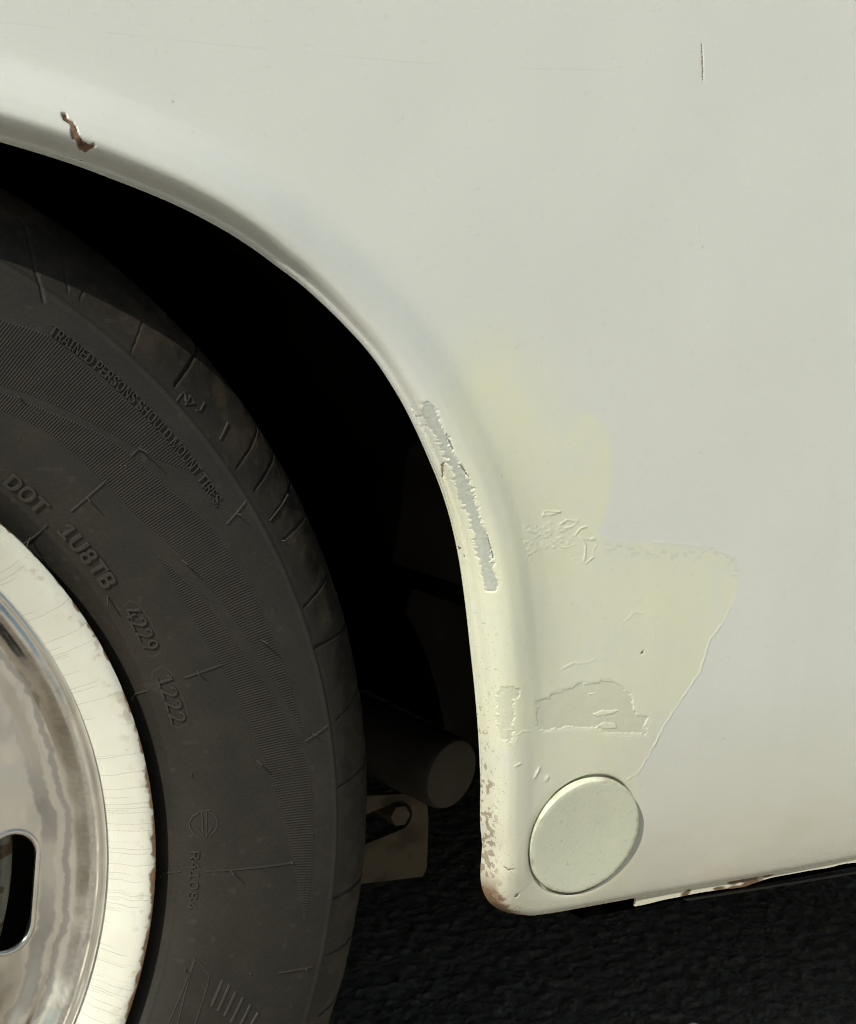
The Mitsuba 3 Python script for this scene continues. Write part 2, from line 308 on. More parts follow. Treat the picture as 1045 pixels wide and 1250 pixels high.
def chrome_tone(p):
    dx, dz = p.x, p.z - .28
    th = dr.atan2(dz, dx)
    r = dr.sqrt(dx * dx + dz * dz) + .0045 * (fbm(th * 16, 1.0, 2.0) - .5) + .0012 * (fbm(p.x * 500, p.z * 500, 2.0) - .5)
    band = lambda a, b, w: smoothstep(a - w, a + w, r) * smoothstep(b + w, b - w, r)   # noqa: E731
    k = .80 * band(.1412, .1470, .0008) * (.35 + .65 * smoothstep(.2, .6, noise(th * 9 + 3, 1.0))) + .7 * band(.1500, .1525, .0006) + .45 * band(.1552, .1602, .0008) * (.4 + .8 * noise(p.x * 900, p.z * 900, 4.0))  # dark reflection bands painted into the chrome colour as rings
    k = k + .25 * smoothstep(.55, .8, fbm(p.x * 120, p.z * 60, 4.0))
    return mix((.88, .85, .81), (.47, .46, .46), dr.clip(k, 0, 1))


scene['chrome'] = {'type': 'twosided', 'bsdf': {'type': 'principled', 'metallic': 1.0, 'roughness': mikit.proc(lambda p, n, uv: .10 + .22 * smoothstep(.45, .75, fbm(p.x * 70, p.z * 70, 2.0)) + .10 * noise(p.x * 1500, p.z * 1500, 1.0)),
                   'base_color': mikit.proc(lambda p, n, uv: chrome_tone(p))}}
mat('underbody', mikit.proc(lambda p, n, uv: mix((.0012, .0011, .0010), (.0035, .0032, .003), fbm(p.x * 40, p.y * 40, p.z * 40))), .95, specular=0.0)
mat('tube_black', mikit.proc(lambda p, n, uv: mix((.040, .036, .032), (.075, .062, .050), fbm(p.x * 90, p.y * 90, p.z * 90))), .7)
mat('bracket', mikit.proc(lambda p, n, uv: mix((.105, .085, .054), (.055, .038, .025), smoothstep(.45, .75, fbm(p.x * 80, p.y * 80, p.z * 80)))), .75)
mat('old_white', mikit.proc(lambda p, n, uv: mix((.62, .60, .51), (.14, .09, .055), smoothstep(.56, .64, fbm(p.x * 75, 1.0, p.z * 160)))), .5)


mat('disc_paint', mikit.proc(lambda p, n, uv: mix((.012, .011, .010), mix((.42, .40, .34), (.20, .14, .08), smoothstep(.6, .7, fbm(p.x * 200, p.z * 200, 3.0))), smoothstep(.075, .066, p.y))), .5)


def asphalt(p, n, uv):
    f, s, w = mikit.voronoi(p.x * 190, p.y * 190)
    f2, s2, w2 = mikit.voronoi(p.x * 420, p.y * 420)
    c = mix((.150, .132, .108), (.27, .238, .195), w * .6 + w2 * .4)
    c = c * (.75 + .25 * smoothstep(.0, .25, s - f))
    return c * (.8 + .4 * fbm(p.x * 3, p.y * 3, 1.0))


mat('concrete', mikit.proc(lambda p, n, uv: mix((.44, .415, .38), (.36, .34, .31), fbm(p.x * 4, p.y * 4, 2.0, 4))), .9)
mat('asphalt', mikit.proc(asphalt), .9)

# ---------------------------------------------------------------- ground
fine = np.stack(np.meshgrid(np.arange(.25, 1.45, .0035), np.arange(.05, 1.25, .0035), indexing='ij'), -1)
gz = (meshkit.fbm(np.concatenate([fine * 130, np.zeros(fine.shape[:2] + (1,))], -1), 3, 4) - .5) * .0055
fade = np.clip(np.minimum.reduce([fine[..., 0] - .25, 1.445 - fine[..., 0], fine[..., 1] - .05, 1.245 - fine[..., 1]]) / .03, 0, 1)
gz = gz * fade + .0045 * np.clip(fade * 6, -1, 1) + np.where(fade == 0, -.006, 0)
na, nb = gz.shape
gi, gj = np.meshgrid(np.arange(na - 1), np.arange(nb - 1), indexing='ij')
gq = np.stack([gi * nb + gj, (gi + 1) * nb + gj, (gi + 1) * nb + gj + 1, gi * nb + gj + 1], -1).reshape(-1, 4)
near = trimesh.Trimesh(np.concatenate([fine, gz[..., None]], -1).reshape(-1, 3), np.vstack([gq[:, [0, 1, 2]], gq[:, [0, 2, 3]]]), process=False)
flat = trimesh.Trimesh([(-150, -150, 0), (150, -150, 0), (150, 150, 0), (-150, 150, 0)], [(0, 1, 2), (0, 2, 3)], process=False)
put('asphalt_ground', trimesh.util.concatenate([flat, near]), 'asphalt', label='dark rough asphalt in the shade under the car', category='ground', kind='structure')

put('added_forecourt', box(-6, 9, -14, -.32, -.05, .006), 'concrete', label='unseen pale concrete paving added to brighten the chrome reflection', category='paving', kind='structure')  # out of view, added as a pale reflector for the chrome trim

# ---------------------------------------------------------------- the car: outer skin of the front wing
labels['car'] = {'label': 'old white car with a flaking, touched-up front wing and a chrome-trimmed front wheel', 'category': 'car'}

pts = []
seg = np.linalg.norm(np.diff(OUT, axis=0), axis=1)
for k, d in enumerate(np.r_[np.arange(0, .012, .0006), np.arange(.012, .030, .0010)]):
    o = LineString(OUT).parallel_offset(d, 'left') if False else None
tang = np.gradient(OUT, axis=0)
tang /= np.linalg.norm(tang, axis=1, keepdims=True)
inward = np.stack([-tang[:, 1], tang[:, 0]], 1)                         # to the left of the walking direction: into the panel
vis = (OUT[:, 0] > .09) & (OUT[:, 0] < .60)
for d in np.r_[np.arange(0, .012, .0006), np.arange(.012, .030, .0010)]:
    step_v, step_h = (.0008 if d < .012 else .0011), .004
    acc, last, pick = 0.0, -1, []
    s_prev = -9
    for i in range(len(OUT)):
        st = step_v if vis[i] else step_h
        if dense[i] - s_prev >= st:
            pick.append(i)
            s_prev = dense[i]
    q = OUT[pick] + inward[pick] * d
    if d > 0:
        q = q[out_tree.query(q)[0] > d - .00012]
    pts.append(q)


def grid(x0, x1, z0, z1, step, jitter=.12):
    g = np.stack(np.meshgrid(np.arange(x0, x1, step), np.arange(z0, z1, step), indexing='ij'), -1).reshape(-1, 2)
    return g + rng.uniform(-1, 1, g.shape) * step * jitter


inside_fine = grid(.09, .60, .225, .70, .0022)
coarse = grid(-1.04, 1.04, .23, .85, .014)
coarse = coarse[~((coarse[:, 0] > .088) & (coarse[:, 0] < .602) & (coarse[:, 1] < .702))]
interior = np.vstack([inside_fine, coarse])
detail_polys = [STRIP, FLAKE, LIP_FLAKE, WRINKLE_AREA, RUST_CHIP, RUST_SPOT]
zones = shapely.union_all([Polygon(q).buffer(.0026) for q in detail_polys] + [LineString(q).buffer(.0016) for q, w, h in RIDGES] + [LineString(q).buffer(.0010) for q in CRACKS_AND_SHADE] + [Point(q).buffer(.0014) for q, r in PITS])
minx, minz, maxx, maxz = zones.bounds
detail = grid(minx, maxx, minz, maxz, .00036, .2)
detail = detail[shapely.contains_xy(zones, detail[:, 0], detail[:, 1])]
ring = np.vstack(pts)
in_zone = lambda q: shapely.contains_xy(zones, q[:, 0], q[:, 1])        # noqa: E731
ring_keep = ~in_zone(ring) | (out_tree.query(ring)[0] < .0003)
dist_i = out_tree.query(interior)[0]
interior = interior[(dist_i > .0300) & shapely.contains_xy(OUT_POLY, interior[:, 0], interior[:, 1]) & ~in_zone(interior)]
dd = out_tree.query(detail)[0]
detail = detail[(dd > .0005) & shapely.contains_xy(OUT_POLY, detail[:, 0], detail[:, 1])]
frame_pts = np.vstack([np.stack([np.linspace(-1.05, 1.05, 150), np.full(150, .86)], 1), np.stack([np.full(60, -1.05), np.linspace(zb, .86, 60)], 1), np.stack([np.full(60, 1.05), np.linspace(zb, .86, 60)], 1)])
_a = np.linspace(0, 2 * np.pi, 420, endpoint=False)
hole_rings = np.vstack([np.array([.3681, .2716]) + (.0276 + o) * np.stack([np.cos(_a + k), np.sin(_a + k)], 1) for k, o in enumerate((.0002, .00066, .00074, .0010, .0014, .0020, .0030))])
V2 = np.vstack([ring[ring_keep], interior, detail, frame_pts, hole_rings])
V2 = np.unique(np.round(V2, 6), axis=0)
tri = Delaunay(V2).simplices
cen = V2[tri].mean(1)
tri = tri[shapely.contains_xy(OUT_POLY, cen[:, 0], cen[:, 1])]
e1, e2 = V2[tri[:, 1]] - V2[tri[:, 0]], V2[tri[:, 2]] - V2[tri[:, 0]]
cr = e1[:, 0] * e2[:, 1] - e1[:, 1] * e2[:, 0]
tri = tri[np.abs(cr) > 1e-12]
cr = cr[np.abs(cr) > 1e-12]
tri[cr < 0] = tri[cr < 0][:, ::-1]                                       # counter-clockwise in (x, z): normals to -y
D, I = out_tree.query(V2)
Tt = dense[I]
Y = panel_y(V2[:, 0], V2[:, 1], D, Tt)

PC, PN = np.array([.3681, .0, .2716]), np.array([-.055, -.985, -.16])
PR = .0276
TILT_X, TILT_Z = -.050, -.065
_a = np.linspace(0, 2 * np.pi, 48, endpoint=False)
_x, _z = PC[0] + PR * np.cos(_a), PC[2] + PR * np.sin(_a)
_d, _i = out_tree.query(np.stack([_x, _z], 1))
_y = panel_y(_x, _z, _d, dense[_i])
_c = np.linalg.lstsq(np.stack([np.ones(48), np.cos(_a), np.sin(_a)], 1), _y, rcond=None)[0]
PN = np.array([_c[1] / PR + TILT_X, -1, _c[2] / PR + TILT_Z])
PN /= np.linalg.norm(PN)
_rim = _c[0] + (_c[1] + TILT_X * PR) * np.cos(_a) + (_c[2] + TILT_Z * PR) * np.sin(_a)
PC[1] = _c[0] - (np.max(_rim - _y) - .0018) 

hole = np.hypot(V2[:, 0] - PC[0], V2[:, 1] - PC[2])
Y = Y + .004 * (hole < PR + .0007) + .0008 * np.exp(-np.maximum(hole - PR - .0007, 0) / .0012) * (hole >= PR + .0007)
# paint damage as relief: flakes are sunk, wrinkles and runs stand proud
p3 = np.concatenate([V2, np.zeros((len(V2), 1))], 1)
warp = np.stack([meshkit.fbm(p3 * 420, 3, 1), meshkit.fbm(p3 * 420, 3, 2)], 1) - .5
Wp = V2 + warp * .0034


def inside(poly, q=Wp):
    return shapely.contains_xy(Polygon(poly), q[:, 0], q[:, 1])


_b = np.array(zones.bounds)
_n = int((_b[2] - _b[0]) * (_b[3] - _b[1]) / .00085 ** 2)
_shard = np.stack([rng.uniform(_b[0], _b[2], _n), rng.uniform(_b[1], _b[3], _n)], 1)
_st = np.array([.55, 1.0])
Sp = _shard[cKDTree(_shard * _st).query((V2 + warp * .0006) * _st)[1]]   # paint breaks off in small angular shards
m_strip, m_flake, m_lip = inside(STRIP, Sp), inside(FLAKE, Sp), inside(LIP_FLAKE, Sp)
m_rust = inside(RUST_CHIP, V2 + warp * .0014)
m_spot = inside(RUST_SPOT, V2 + warp * .0008)
for isl in FLAKE_ISLANDS:
    m_flake &= ~inside(isl, V2 + warp * .001)
grain = meshkit.fbm(p3 * 900, 3, 5) - .5
Y = Y + np.where(m_strip, .00026 + grain * .00030, 0) + np.where(m_flake, .00024 + grain * .00010, 0) + np.where(m_lip, .00026 + grain * .00025, 0) + np.where(m_rust, .0005 + grain * .0007, 0)
Y = Y + np.where(inside(np.array(Polygon(FLAKE).buffer(.0011).exterior.coords), Sp + warp * .0010), .00009, 0) + np.where(inside(np.array(Polygon(STRIP).buffer(.0006).exterior.coords), Sp + warp * .0010), .00009, 0)
m_wr = inside(WRINKLE_AREA)
Y = Y - np.where(m_wr, np.maximum(0, meshkit.fbm(p3 * [520, 900, 1], 3, 9) - .5) * .0006, 0)
for q, w, h in RIDGES:
    dl = shapely.distance(LineString(q), shapely.points(V2 + warp * .0012))
    Y = Y - (.15 + 1.25 * meshkit.noise(p3 * 380, 12)) * h * mm * np.exp(-(dl / (w * (.3 + .45 * meshkit.noise(p3 * 500, 13)) * mm)) ** 2)
cracks = []  # real cracks and pits, plus the painted shade lines beside the strip
for q in CRACKS_AND_SHADE:
    cracks.append(shapely.distance(LineString(q), shapely.points(V2 + warp * .0008)) < .00044)
for q, r in PITS:
    cracks.append(np.linalg.norm(Wp - q, axis=1) < r * .55 * mm)
m_crack_shade = np.any(cracks, axis=0)
Y = Y + np.where(m_crack_shade, .0002, 0)
# faint hand-finished unevenness of old filler and dents
Y = Y + .0012 * (meshkit.fbm(np.concatenate([V2 * [14, 14], np.zeros((len(V2), 1))], 1), 2, 31) - .5)
V3 = np.stack([V2[:, 0], Y, V2[:, 1]], 1)
UV = np.stack([Tt, D], 1)


def split(mask):
    return mask[tri].all(1)


def part_mesh(faces):
    used, inv = np.unique(faces, return_inverse=True)
    return trimesh.Trimesh(V3[used], inv.reshape(-1, 3), process=False), UV[used]


rest = np.ones(len(tri), bool)
pieces = []
for name, m, bs, lab in (('car__front_wing__flaked_strip', m_strip, 'primer', 'long grey bare strip where paint has flaked along the wheel arch lip'),
                         ('car__front_wing__flaked_patch', m_flake, 'old_primer', 'ragged grey flaked patch above the round plug'),
                         ('car__front_wing__flaked_patch', m_lip, 'old_primer', 'small flaked patch on the arch lip beside the larger one'),
                         ('car__front_wing__rust_chip', m_rust, 'rust', 'brown rusty paint chip at the top of the wheel arch'),
                         ('car__front_wing__rust_chip', m_spot, 'rust', 'small brown rust spot on the arch edge beside the flaked strip'),
                         *(('car__front_wing__paint_crack_and_shade', m, 'strip_edge_shade' if k < 3 else 'crack', None) for k, m in enumerate(cracks))):
    f = split(m) & rest
    rest &= ~f
    pieces.append((name, f, bs, lab))
wing, wing_uv = part_mesh(tri[rest])
# the flange folded inwards behind the edge
idx = np.arange(0, len(OUT), 4)
dI, tI = np.zeros(len(idx)), dense[idx]
y0 = panel_y(OUT[idx, 0], OUT[idx, 1], dI, tI)
fl = []
for dy, dd_ in ((0, 0), (.0006, -.0003), (.0016, 0), (.0016, .002), (.001, .008)):
    q = OUT[idx] + inward[idx] * dd_
    fl.append(np.stack([q[:, 0], y0 + dy, q[:, 1]], 1))
nI, nR = len(idx), len(fl)
fv = np.array(fl).reshape(-1, 3)
ff = []
for r_ in range(nR - 1):
    a = np.arange(nI - 1) + r_ * nI
    ff += [np.stack([a, a + 1, a + 1 + nI], 1), np.stack([a, a + 1 + nI, a + nI], 1)]
ff = np.vstack(ff)[:, ::-1]
fuv = np.stack([np.tile(tI, nR), np.zeros(nI * nR)], 1)
wing = trimesh.Trimesh(np.vstack([wing.vertices, fv]), np.vstack([wing.faces, ff + len(wing.vertices)]), process=False)
put('car__front_wing', wing, 'wing_paint', smooth=True, uv=np.vstack([wing_uv, fuv]), label='white front wing with yellowed touch-up paint and rusty lower edge')
for name, f, bs, lab in pieces:
    if f.any():
        put(name, part_mesh(tri[f])[0], bs, smooth=True, label=lab)

# ---------------------------------------------------------------- round blanking plug in the wing
prof = [(0, .0004), (.3, .00052), (.6, .00080), (.8, .00108), (.90, .00122), (.955, .00126), (.985, .00105), (1.0, .0003), (1.0, -.0022), (.985, -.003), (.90, -.0050)]
prof = np.array([(a * PR, b) for a, b in prof])
n_ = 240
an = np.linspace(0, 2 * np.pi, n_, endpoint=False)
ax = np.cross(PN, [0, 0, 1.0]); ax /= np.linalg.norm(ax)
az = np.cross(ax, PN)
pv = PC + prof[None, :, :1] * (np.cos(an)[:, None, None] * ax + np.sin(an)[:, None, None] * az) + prof[None, :, 1:] * PN
pv = pv.reshape(-1, 3)
m_ = len(prof)
i, j = np.meshgrid(np.arange(n_), np.arange(m_ - 1), indexing='ij')
i2 = (i + 1) % n_
q = np.stack([i * m_ + j, i * m_ + j + 1, i2 * m_ + j + 1, i2 * m_ + j], -1).reshape(-1, 4)
put('car__front_wing__blanking_plug', trimesh.Trimesh(pv, np.vstack([q[:, [0, 1, 2]], q[:, [0, 2, 3]]]), process=False), 'plug_paint', smooth=40, label='round pale green-white plug in the lower corner of the wing')

# seam flange and cable below the wing
seam = resample(np.array([(405.8, 233.24), (440.7, 232.52), (483.33, 232.48), (541.03, 231.46), (631.01, 229.14)]) * mm, .004)
sh = np.interp(seam[:, 0], [.38, .388, .44, .47, .485, .5], [.0026, .0034, .0020, .0028, .0010, .0004]) + .0010 * (meshkit.noise(np.stack([seam[:, 0] * 90, seam[:, 0] * 0, seam[:, 0] * 0], 1), 2) - .5)
sv = np.concatenate([np.stack([seam[:, 0], np.full(len(seam), y), seam[:, 1] + z], 1) for y, z in ((.0195, .003 * np.ones(len(seam))), (.0195, -sh), (.0207, -sh), (.0207, .003 * np.ones(len(seam))))])
ns = len(seam)
sf = np.vstack([np.vstack([np.stack([a, a + 1, b + 1], 1), np.stack([a, b + 1, b], 1)]) for a, b in ((np.arange(ns - 1) + r * ns, np.arange(ns - 1) + ((r + 1) % 4) * ns) for r in range(4))])
put('car__seam_flange', trimesh.Trimesh(sv, sf, process=False), 'old_white', label='pale chipped seam flange hanging below the wing edge')
cab = np.array([(459.07, 214.14), (486.93, 212.31), (507.97, 214.2), (546.66, 210.95), (572.29, 211.55), (635.67, 208.66)]) * mm
cab = resample(cab, .006)
cab = np.stack([CubicSpline(np.arange(len(cab[::6])), cab[::6][:, k])(np.linspace(0, len(cab[::6]) - 1, 90)) for k in (0, 1)], 1)
put('car__cable', tube(np.stack([cab[:, 0], np.full(len(cab), .05), cab[:, 1]], 1), .0009, 8), 'tube_black', smooth=True, label='thin dark cable under the sill')

# ---------------------------------------------------------------- the tyre
SIDE = np.array([(.164, .085), (.168, .066), (.174, .055), (.180, .0475), (.184, .0405), (.188, .0355), (.194, .0310), (.202, .0275), (.213, .0255), (.226, .0250), (.238, .0257), (.248, .0272), (.2555, .0290), (.2590, .0302), (.264, .0330), (.270, .0372), (.276, .0425), (.2815, .0490), (.2860, .0575), (.2885, .070), (.2900, .090), (.2905, .115)])
side_s = np.r_[0, np.cumsum(np.linalg.norm(np.diff(SIDE, axis=0), axis=1))]
sp_r, sp_y = PchipInterpolator(side_s, SIDE[:, 0]), PchipInterpolator(side_s, SIDE[:, 1])
ss = np.linspace(0, side_s[-1], 260)
prof_t = np.stack([sp_r(ss), sp_y(ss)], 1)
YS = PchipInterpolator(*np.unique(np.round(prof_t[:, 0], 7), return_index=True)[0:1], prof_t[np.unique(np.round(prof_t[:, 0], 7), return_index=True)[1], 1])
WC = np.array([0.0, 0.28])


def on_tyre(r, th, lift=0.0):
    """The point of the sidewall at radius r and angle th (radians from the front), raised by lift along its normal."""
    r, th, lift = np.broadcast_arrays(np.asarray(r, float), np.asarray(th, float), np.asarray(lift, float))
    dy = YS(np.clip(r, .1641, .2903), 1)
    nr, ny = dy / np.sqrt(1 + dy ** 2), -1 / np.sqrt(1 + dy ** 2)
    rr, yy = r + nr * lift, YS(np.clip(r, .1641, .2903)) + ny * lift
    return np.stack([rr * np.cos(th), yy, rr * np.sin(th) + WC[1]], -1)


# body of the tyre with the fine mould lines pressed into its profile
fine_p = prof_t.copy()
for r_l, h, w in ((.2583, .0008, .00050), (.1905, .0004, .0006)):
    k = np.exp(-((fine_p[:, 0] - r_l) / w) ** 2) * (ss < side_s[-1] * .8)
    fine_p[:, 1] -= h * k
extra = [np.array([[r_l + o, float(YS(r_l + o)) - h]]) for r_l, h, o in ()]
tread = np.array([(.2905, .20), (.2885, .215), (.281, .235), (.262, .245), (.22, .252), (.18, .235), (.164, .20)])
SIPES = [(277.55, 61.446, 262.62, 59.175), (287.38, 59.079, 271.91, 57.398), (263.31, 54.971, 285.25, 55.352), (280.79, 52.472, 287.09, 55.14), (260.07, 49.248, 284.58, 49.96), (277.75, 47.195, 286.86, 47.807), (263.58, 44.563, 284.69, 44.197), (262.77, 35.734, 276.51, 35.868), (263.84, 33.147, 280.49, 33.364), (263.68, 30.139, 277.53, 30.35), (264.0, 27.931, 282.73, 27.531), (261.39, 21.775, 274.82, 22.007), (260.15, 17.912, 282.93, 17.057), (263.21, 10.584, 277.19, 11.2), (260.67, 4.532, 277.22, 4.735), (260.13, -5.922, 277.05, -5.686), (260.9, -11.346, 276.61, -11.02), (267.58, -17.298, 278.5, -16.546)]
tyre_angles = np.radians(np.r_[np.arange(-26, 78, .11), np.arange(78, 334, 1.0)])
tm = revolve(np.vstack([fine_p, tread]), angles=tyre_angles)
# oblique sipes cut into the shoulder blocks, open towards the tread
tv = tm.vertices
rr = np.hypot(tv[:, 0], tv[:, 2] - WC[1])
th = np.degrees(np.arctan2(tv[:, 2] - WC[1], tv[:, 0]))
sc = np.interp(rr, SIDE[:, 0], np.r_[0, np.cumsum(np.linalg.norm(np.diff(SIDE, axis=0), axis=1))]) + np.maximum(0, tv[:, 1] - SIDE[-1, 1])
cut = np.zeros(len(tv))
for k, (r0, t0, r1, t1) in enumerate(SIPES):
    q = []
    for r_, t_ in ((r0, t0), (r1, t1), (r1 + .55 * (r1 - r0), t1 + .75 * (t1 - t0))):
        q.append((np.interp(min(r_ * mm, .2904), SIDE[:, 0], np.r_[0, np.cumsum(np.linalg.norm(np.diff(SIDE, axis=0), axis=1))]) + max(0, r_ * mm - .2904) * 3, math.radians(t_) * .28))
    near_ = np.abs(th - (t0 + t1) / 2) < 9
    dl = shapely.distance(LineString(q), shapely.points(np.stack([sc[near_], np.radians(th[near_]) * .28], 1)))
    w_ = (.0008, .0005, .0006)[k % 3]
    cut[near_] = np.maximum(cut[near_], np.clip((w_ - dl) / .0004, 0, 1) * (.5 if k < 6 else 1))
nrm = tm.vertex_normals
out_ = np.sign((nrm * np.stack([tv[:, 0], -.02 + 0 * rr, tv[:, 2] - WC[1]], 1)).sum(1))[:, None]
scuff = (meshkit.fbm(tv * 110, 3, 8) - .5) * .0011 * np.clip((rr - .262) / .01, 0, 1)
tm.vertices = tv + nrm * out_ * (scuff - .0010 * cut)[:, None]
put('car__tyre', tm, 'rubber', smooth=32, label='worn dusty black tyre with moulded lettering')


def ridge(path, width, height, taper=False):
    """A raised moulding along a path of (radius mm, angle degrees) on the sidewall."""
    p = np.asarray(path, float)
    r, t = p[:, 0] * mm, np.radians(p[:, 1])
    n = max(3, int(np.hypot(np.ptp(r), np.ptp(t) * r.mean()) / .0025) + 2)
    u = np.r_[0, np.cumsum(np.hypot(np.diff(r), np.diff(t) * r[:-1]))]
    k = np.linspace(0, u[-1], n)
    r, t = np.interp(k, u, r), np.interp(k, u, t)
    du = np.stack([np.gradient(r), np.gradient(t) * r], 1)
    du /= np.linalg.norm(du, axis=1, keepdims=True)
    off_r, off_t = -du[:, 1] * width / 2, du[:, 0] * width / 2
    rows = []
    for sgn, lift in ((-1, -.0003), (-.55, height), (.55, height), (1, -.0003)):
        rows.append(on_tyre(r + off_r * sgn, t + off_t * sgn / r, lift))
    v = np.stack(rows, 1).reshape(-1, 3)
    f = []
    for i in range(n - 1):
        for j in range(3):
            a = i * 4 + j
            f += [(a, a + 1, a + 5), (a, a + 5, a + 4)]
    f += [(0, 2, 1), (0, 3, 2), ((n - 1) * 4, (n - 1) * 4 + 1, (n - 1) * 4 + 2), ((n - 1) * 4, (n - 1) * 4 + 2, (n - 1) * 4 + 3)]
    return trimesh.Trimesh(v, f, process=False)


# ribbed bands: fine radial ridges between two curves, given as (radius mm, angle degrees)
BANDS = [([(236.04, 68.284), (238.84, 64.27), (240.7, 59.944), (243.36, 58.071), (245.25, 56.215), (244.19, 53.326), (243.62, 50.615), (244.53, 47.914), (245.33, 45.354), (245.89, 42.346), (246.23, 40.248), (246.55, 38.384)], [(214.23, 66.011), (217.39, 61.591), (220.52, 56.942), (224.03, 53.951), (227.32, 50.802), (230.74, 47.523), (234.4, 44.106), (237.81, 41.573), (242.13, 39.756), (246.16, 38.274)], 14),
         ([(211.68, 65.702), (214.9, 61.227), (218.6, 56.606), (223.16, 51.884), (228.25, 47.995), (231.53, 44.501), (234.23, 39.362), (239.33, 33.578), (241.61, 27.156), (242.68, 20.259), (244.07, 15.485), (245.65, 9.992)], [(207.87, 65.21), (210.45, 60.541), (213.33, 55.654), (215.88, 52.329), (217.29, 49.62), (217.3, 43.547), (218.47, 38.898), (222.43, 33.967), (227.54, 27.879), (232.25, 22.207), (236.82, 17.482), (245.97, 9.884)], 20),
         ([(215.94, 34.405), (221.89, 28.764), (226.34, 23.141), (231.23, 18.955), (236.26, 15.394), (242.23, 10.67), (245.92, 7.127), (246.64, 2.642), (246.41, -2.486), (245.92, -7.677)], [(215.76, 34.34), (215.64, 29.295), (216.58, 23.791), (219.04, 20.639), (221.5, 16.864), (224.16, 12.133), (227.31, 8.829), (232.29, 3.392), (237.12, -1.075), (245.58, -7.75)], 22)]
for outer, inner, skew in BANDS:
    o, n = np.array(outer), np.array(inner)
    ang = np.arange(max(o[:, 1].min(), n[:, 1].min()), min(o[:, 1].max(), n[:, 1].max()), .27)
    f_o, f_n = (lambda a, q: np.interp(a, q[np.argsort(q[:, 1]), 1], q[np.argsort(q[:, 1]), 0])), None
    ms = []
    for a in ang:
        r0, r1 = f_o(a, n), f_o(a, o)
        if r1 - r0 > .7:
            ms.append(ridge([(r0, a), ((r0 + r1) / 2, a - (r1 - r0) * .012), (r1, a - (r1 - r0) * .03)], .00072, .00040))
    put('car__tyre__ribbed_band', trimesh.util.concatenate(ms), 'rubber_raised', kind='stuff')


def on_arc(text, r0, th0, height, depth=.0006, spacing=1.0, weight=False):
    """Lettering on the sidewall, tops outwards, reading clockwise from angle th0 (degrees); r0 is the base line (mm)."""
    m = meshkit.text_mesh(text, height, depth, bold=weight)
    m = m.subdivide_to_size(.0022)
    v = m.vertices
    r = r0 * mm + v[:, 1]
    t = math.radians(th0) - v[:, 0] * spacing / (r0 * mm)
    return trimesh.Trimesh(on_tyre(r, t, v[:, 2] - .0001), m.faces[:, ::-1], process=False)


TEXTS = [('TRAINED PERSONS SHOULD MOUNT TIRES.', 245.29, 55.957, 34.519, 4.0, False), ('DOT', 193.41, 50.758, 45.656, 5.0, True), ('1U8TB', 193.77, 42.912, 34.437, 5.2, True), ('4229', 195.03, 31.008, 25.605, 5.4, False), ('1222', 194.82, 22.275, 16.591, 5.4, False), ('R41084', 195.34, 0.887, -6.031, 3.2, False)]
for words, r0, th0, th1, height, weight in TEXTS:
    w = np.ptp(meshkit.text_mesh(words, height * mm, .001, bold=weight).vertices[:, 0])
    sp = math.radians(th0 - th1) * r0 * mm / w
    put('car__tyre__lettering', on_arc(words, r0, th0, height * mm, .0006 + .0001 * height, sp, weight), 'rubber_raised', label=f'raised moulded lettering {words}')
# rounded frames of the two date codes, an approval emblem and a block logo, all thin raised lines
LINES = [[(195.84, 31.232), (198.71, 31.622), (201.08, 30.764), (201.59, 28.227), (200.9, 25.711), (199.69, 24.628), (196.37, 24.43), (194.67, 24.97)], [(193.15, 21.945), (195.43, 23.169), (199.0, 23.161), (200.83, 21.601), (201.31, 18.026), (201.04, 16.065), (197.77, 15.333), (194.39, 16.199)],
         [(197.95, -19.676), (200.95, -11.58), (208.33, -13.558), (207.46, -22.718)], [(200.95, -11.58), (200.54, -16.087), (201.55, -20.322)]]
for q in LINES[:2]:
    put('car__tyre__date_frame', ridge(q, .0006, .00018), 'rubber_raised')
put('car__tyre__block_logo', trimesh.util.concatenate([ridge(q, .0007, .00045) for q in LINES[2:]] + [ridge(q, .0014, .0005) for q in ([(212.13, -16.711), (213.96, -13.762)], [(215.5, -17.144), (217.25, -14.229)], [(218.89, -17.564), (220.76, -14.857)], [(222.54, -18.143), (224.59, -15.381)], [(226.64, -18.703), (228.77, -16.073)], [(230.63, -19.097), (233.23, -16.844)])]), 'rubber_raised', label='raised outline logo near the bottom of the tyre')
em = [(200.38, 3.84)][0]
arc = lambda a0, a1, R_: [(em[0] + R_ * math.cos(math.radians(a)), em[1] + math.degrees(R_ * math.sin(math.radians(a)) / em[0])) for a in np.linspace(a0, a1, 24)]   # noqa: E731
put('car__tyre__emblem', trimesh.util.concatenate([ridge(arc(-70, 70, 5.2), .0009, .0005), ridge(arc(110, 250, 5.2), .0009, .0005)] + [ridge(q, .0008, .0005) for q in ([(199.81, 5.391), (199.9, 2.508)], [(201.59, 5.334), (201.13, 2.476)], [(197.69, 3.505), (200.47, 2.113), (203.43, 3.548)], [(198.91, 5.426), (202.85, 5.375)])]), 'rubber_raised', label='round raised emblem with a downward arrow')
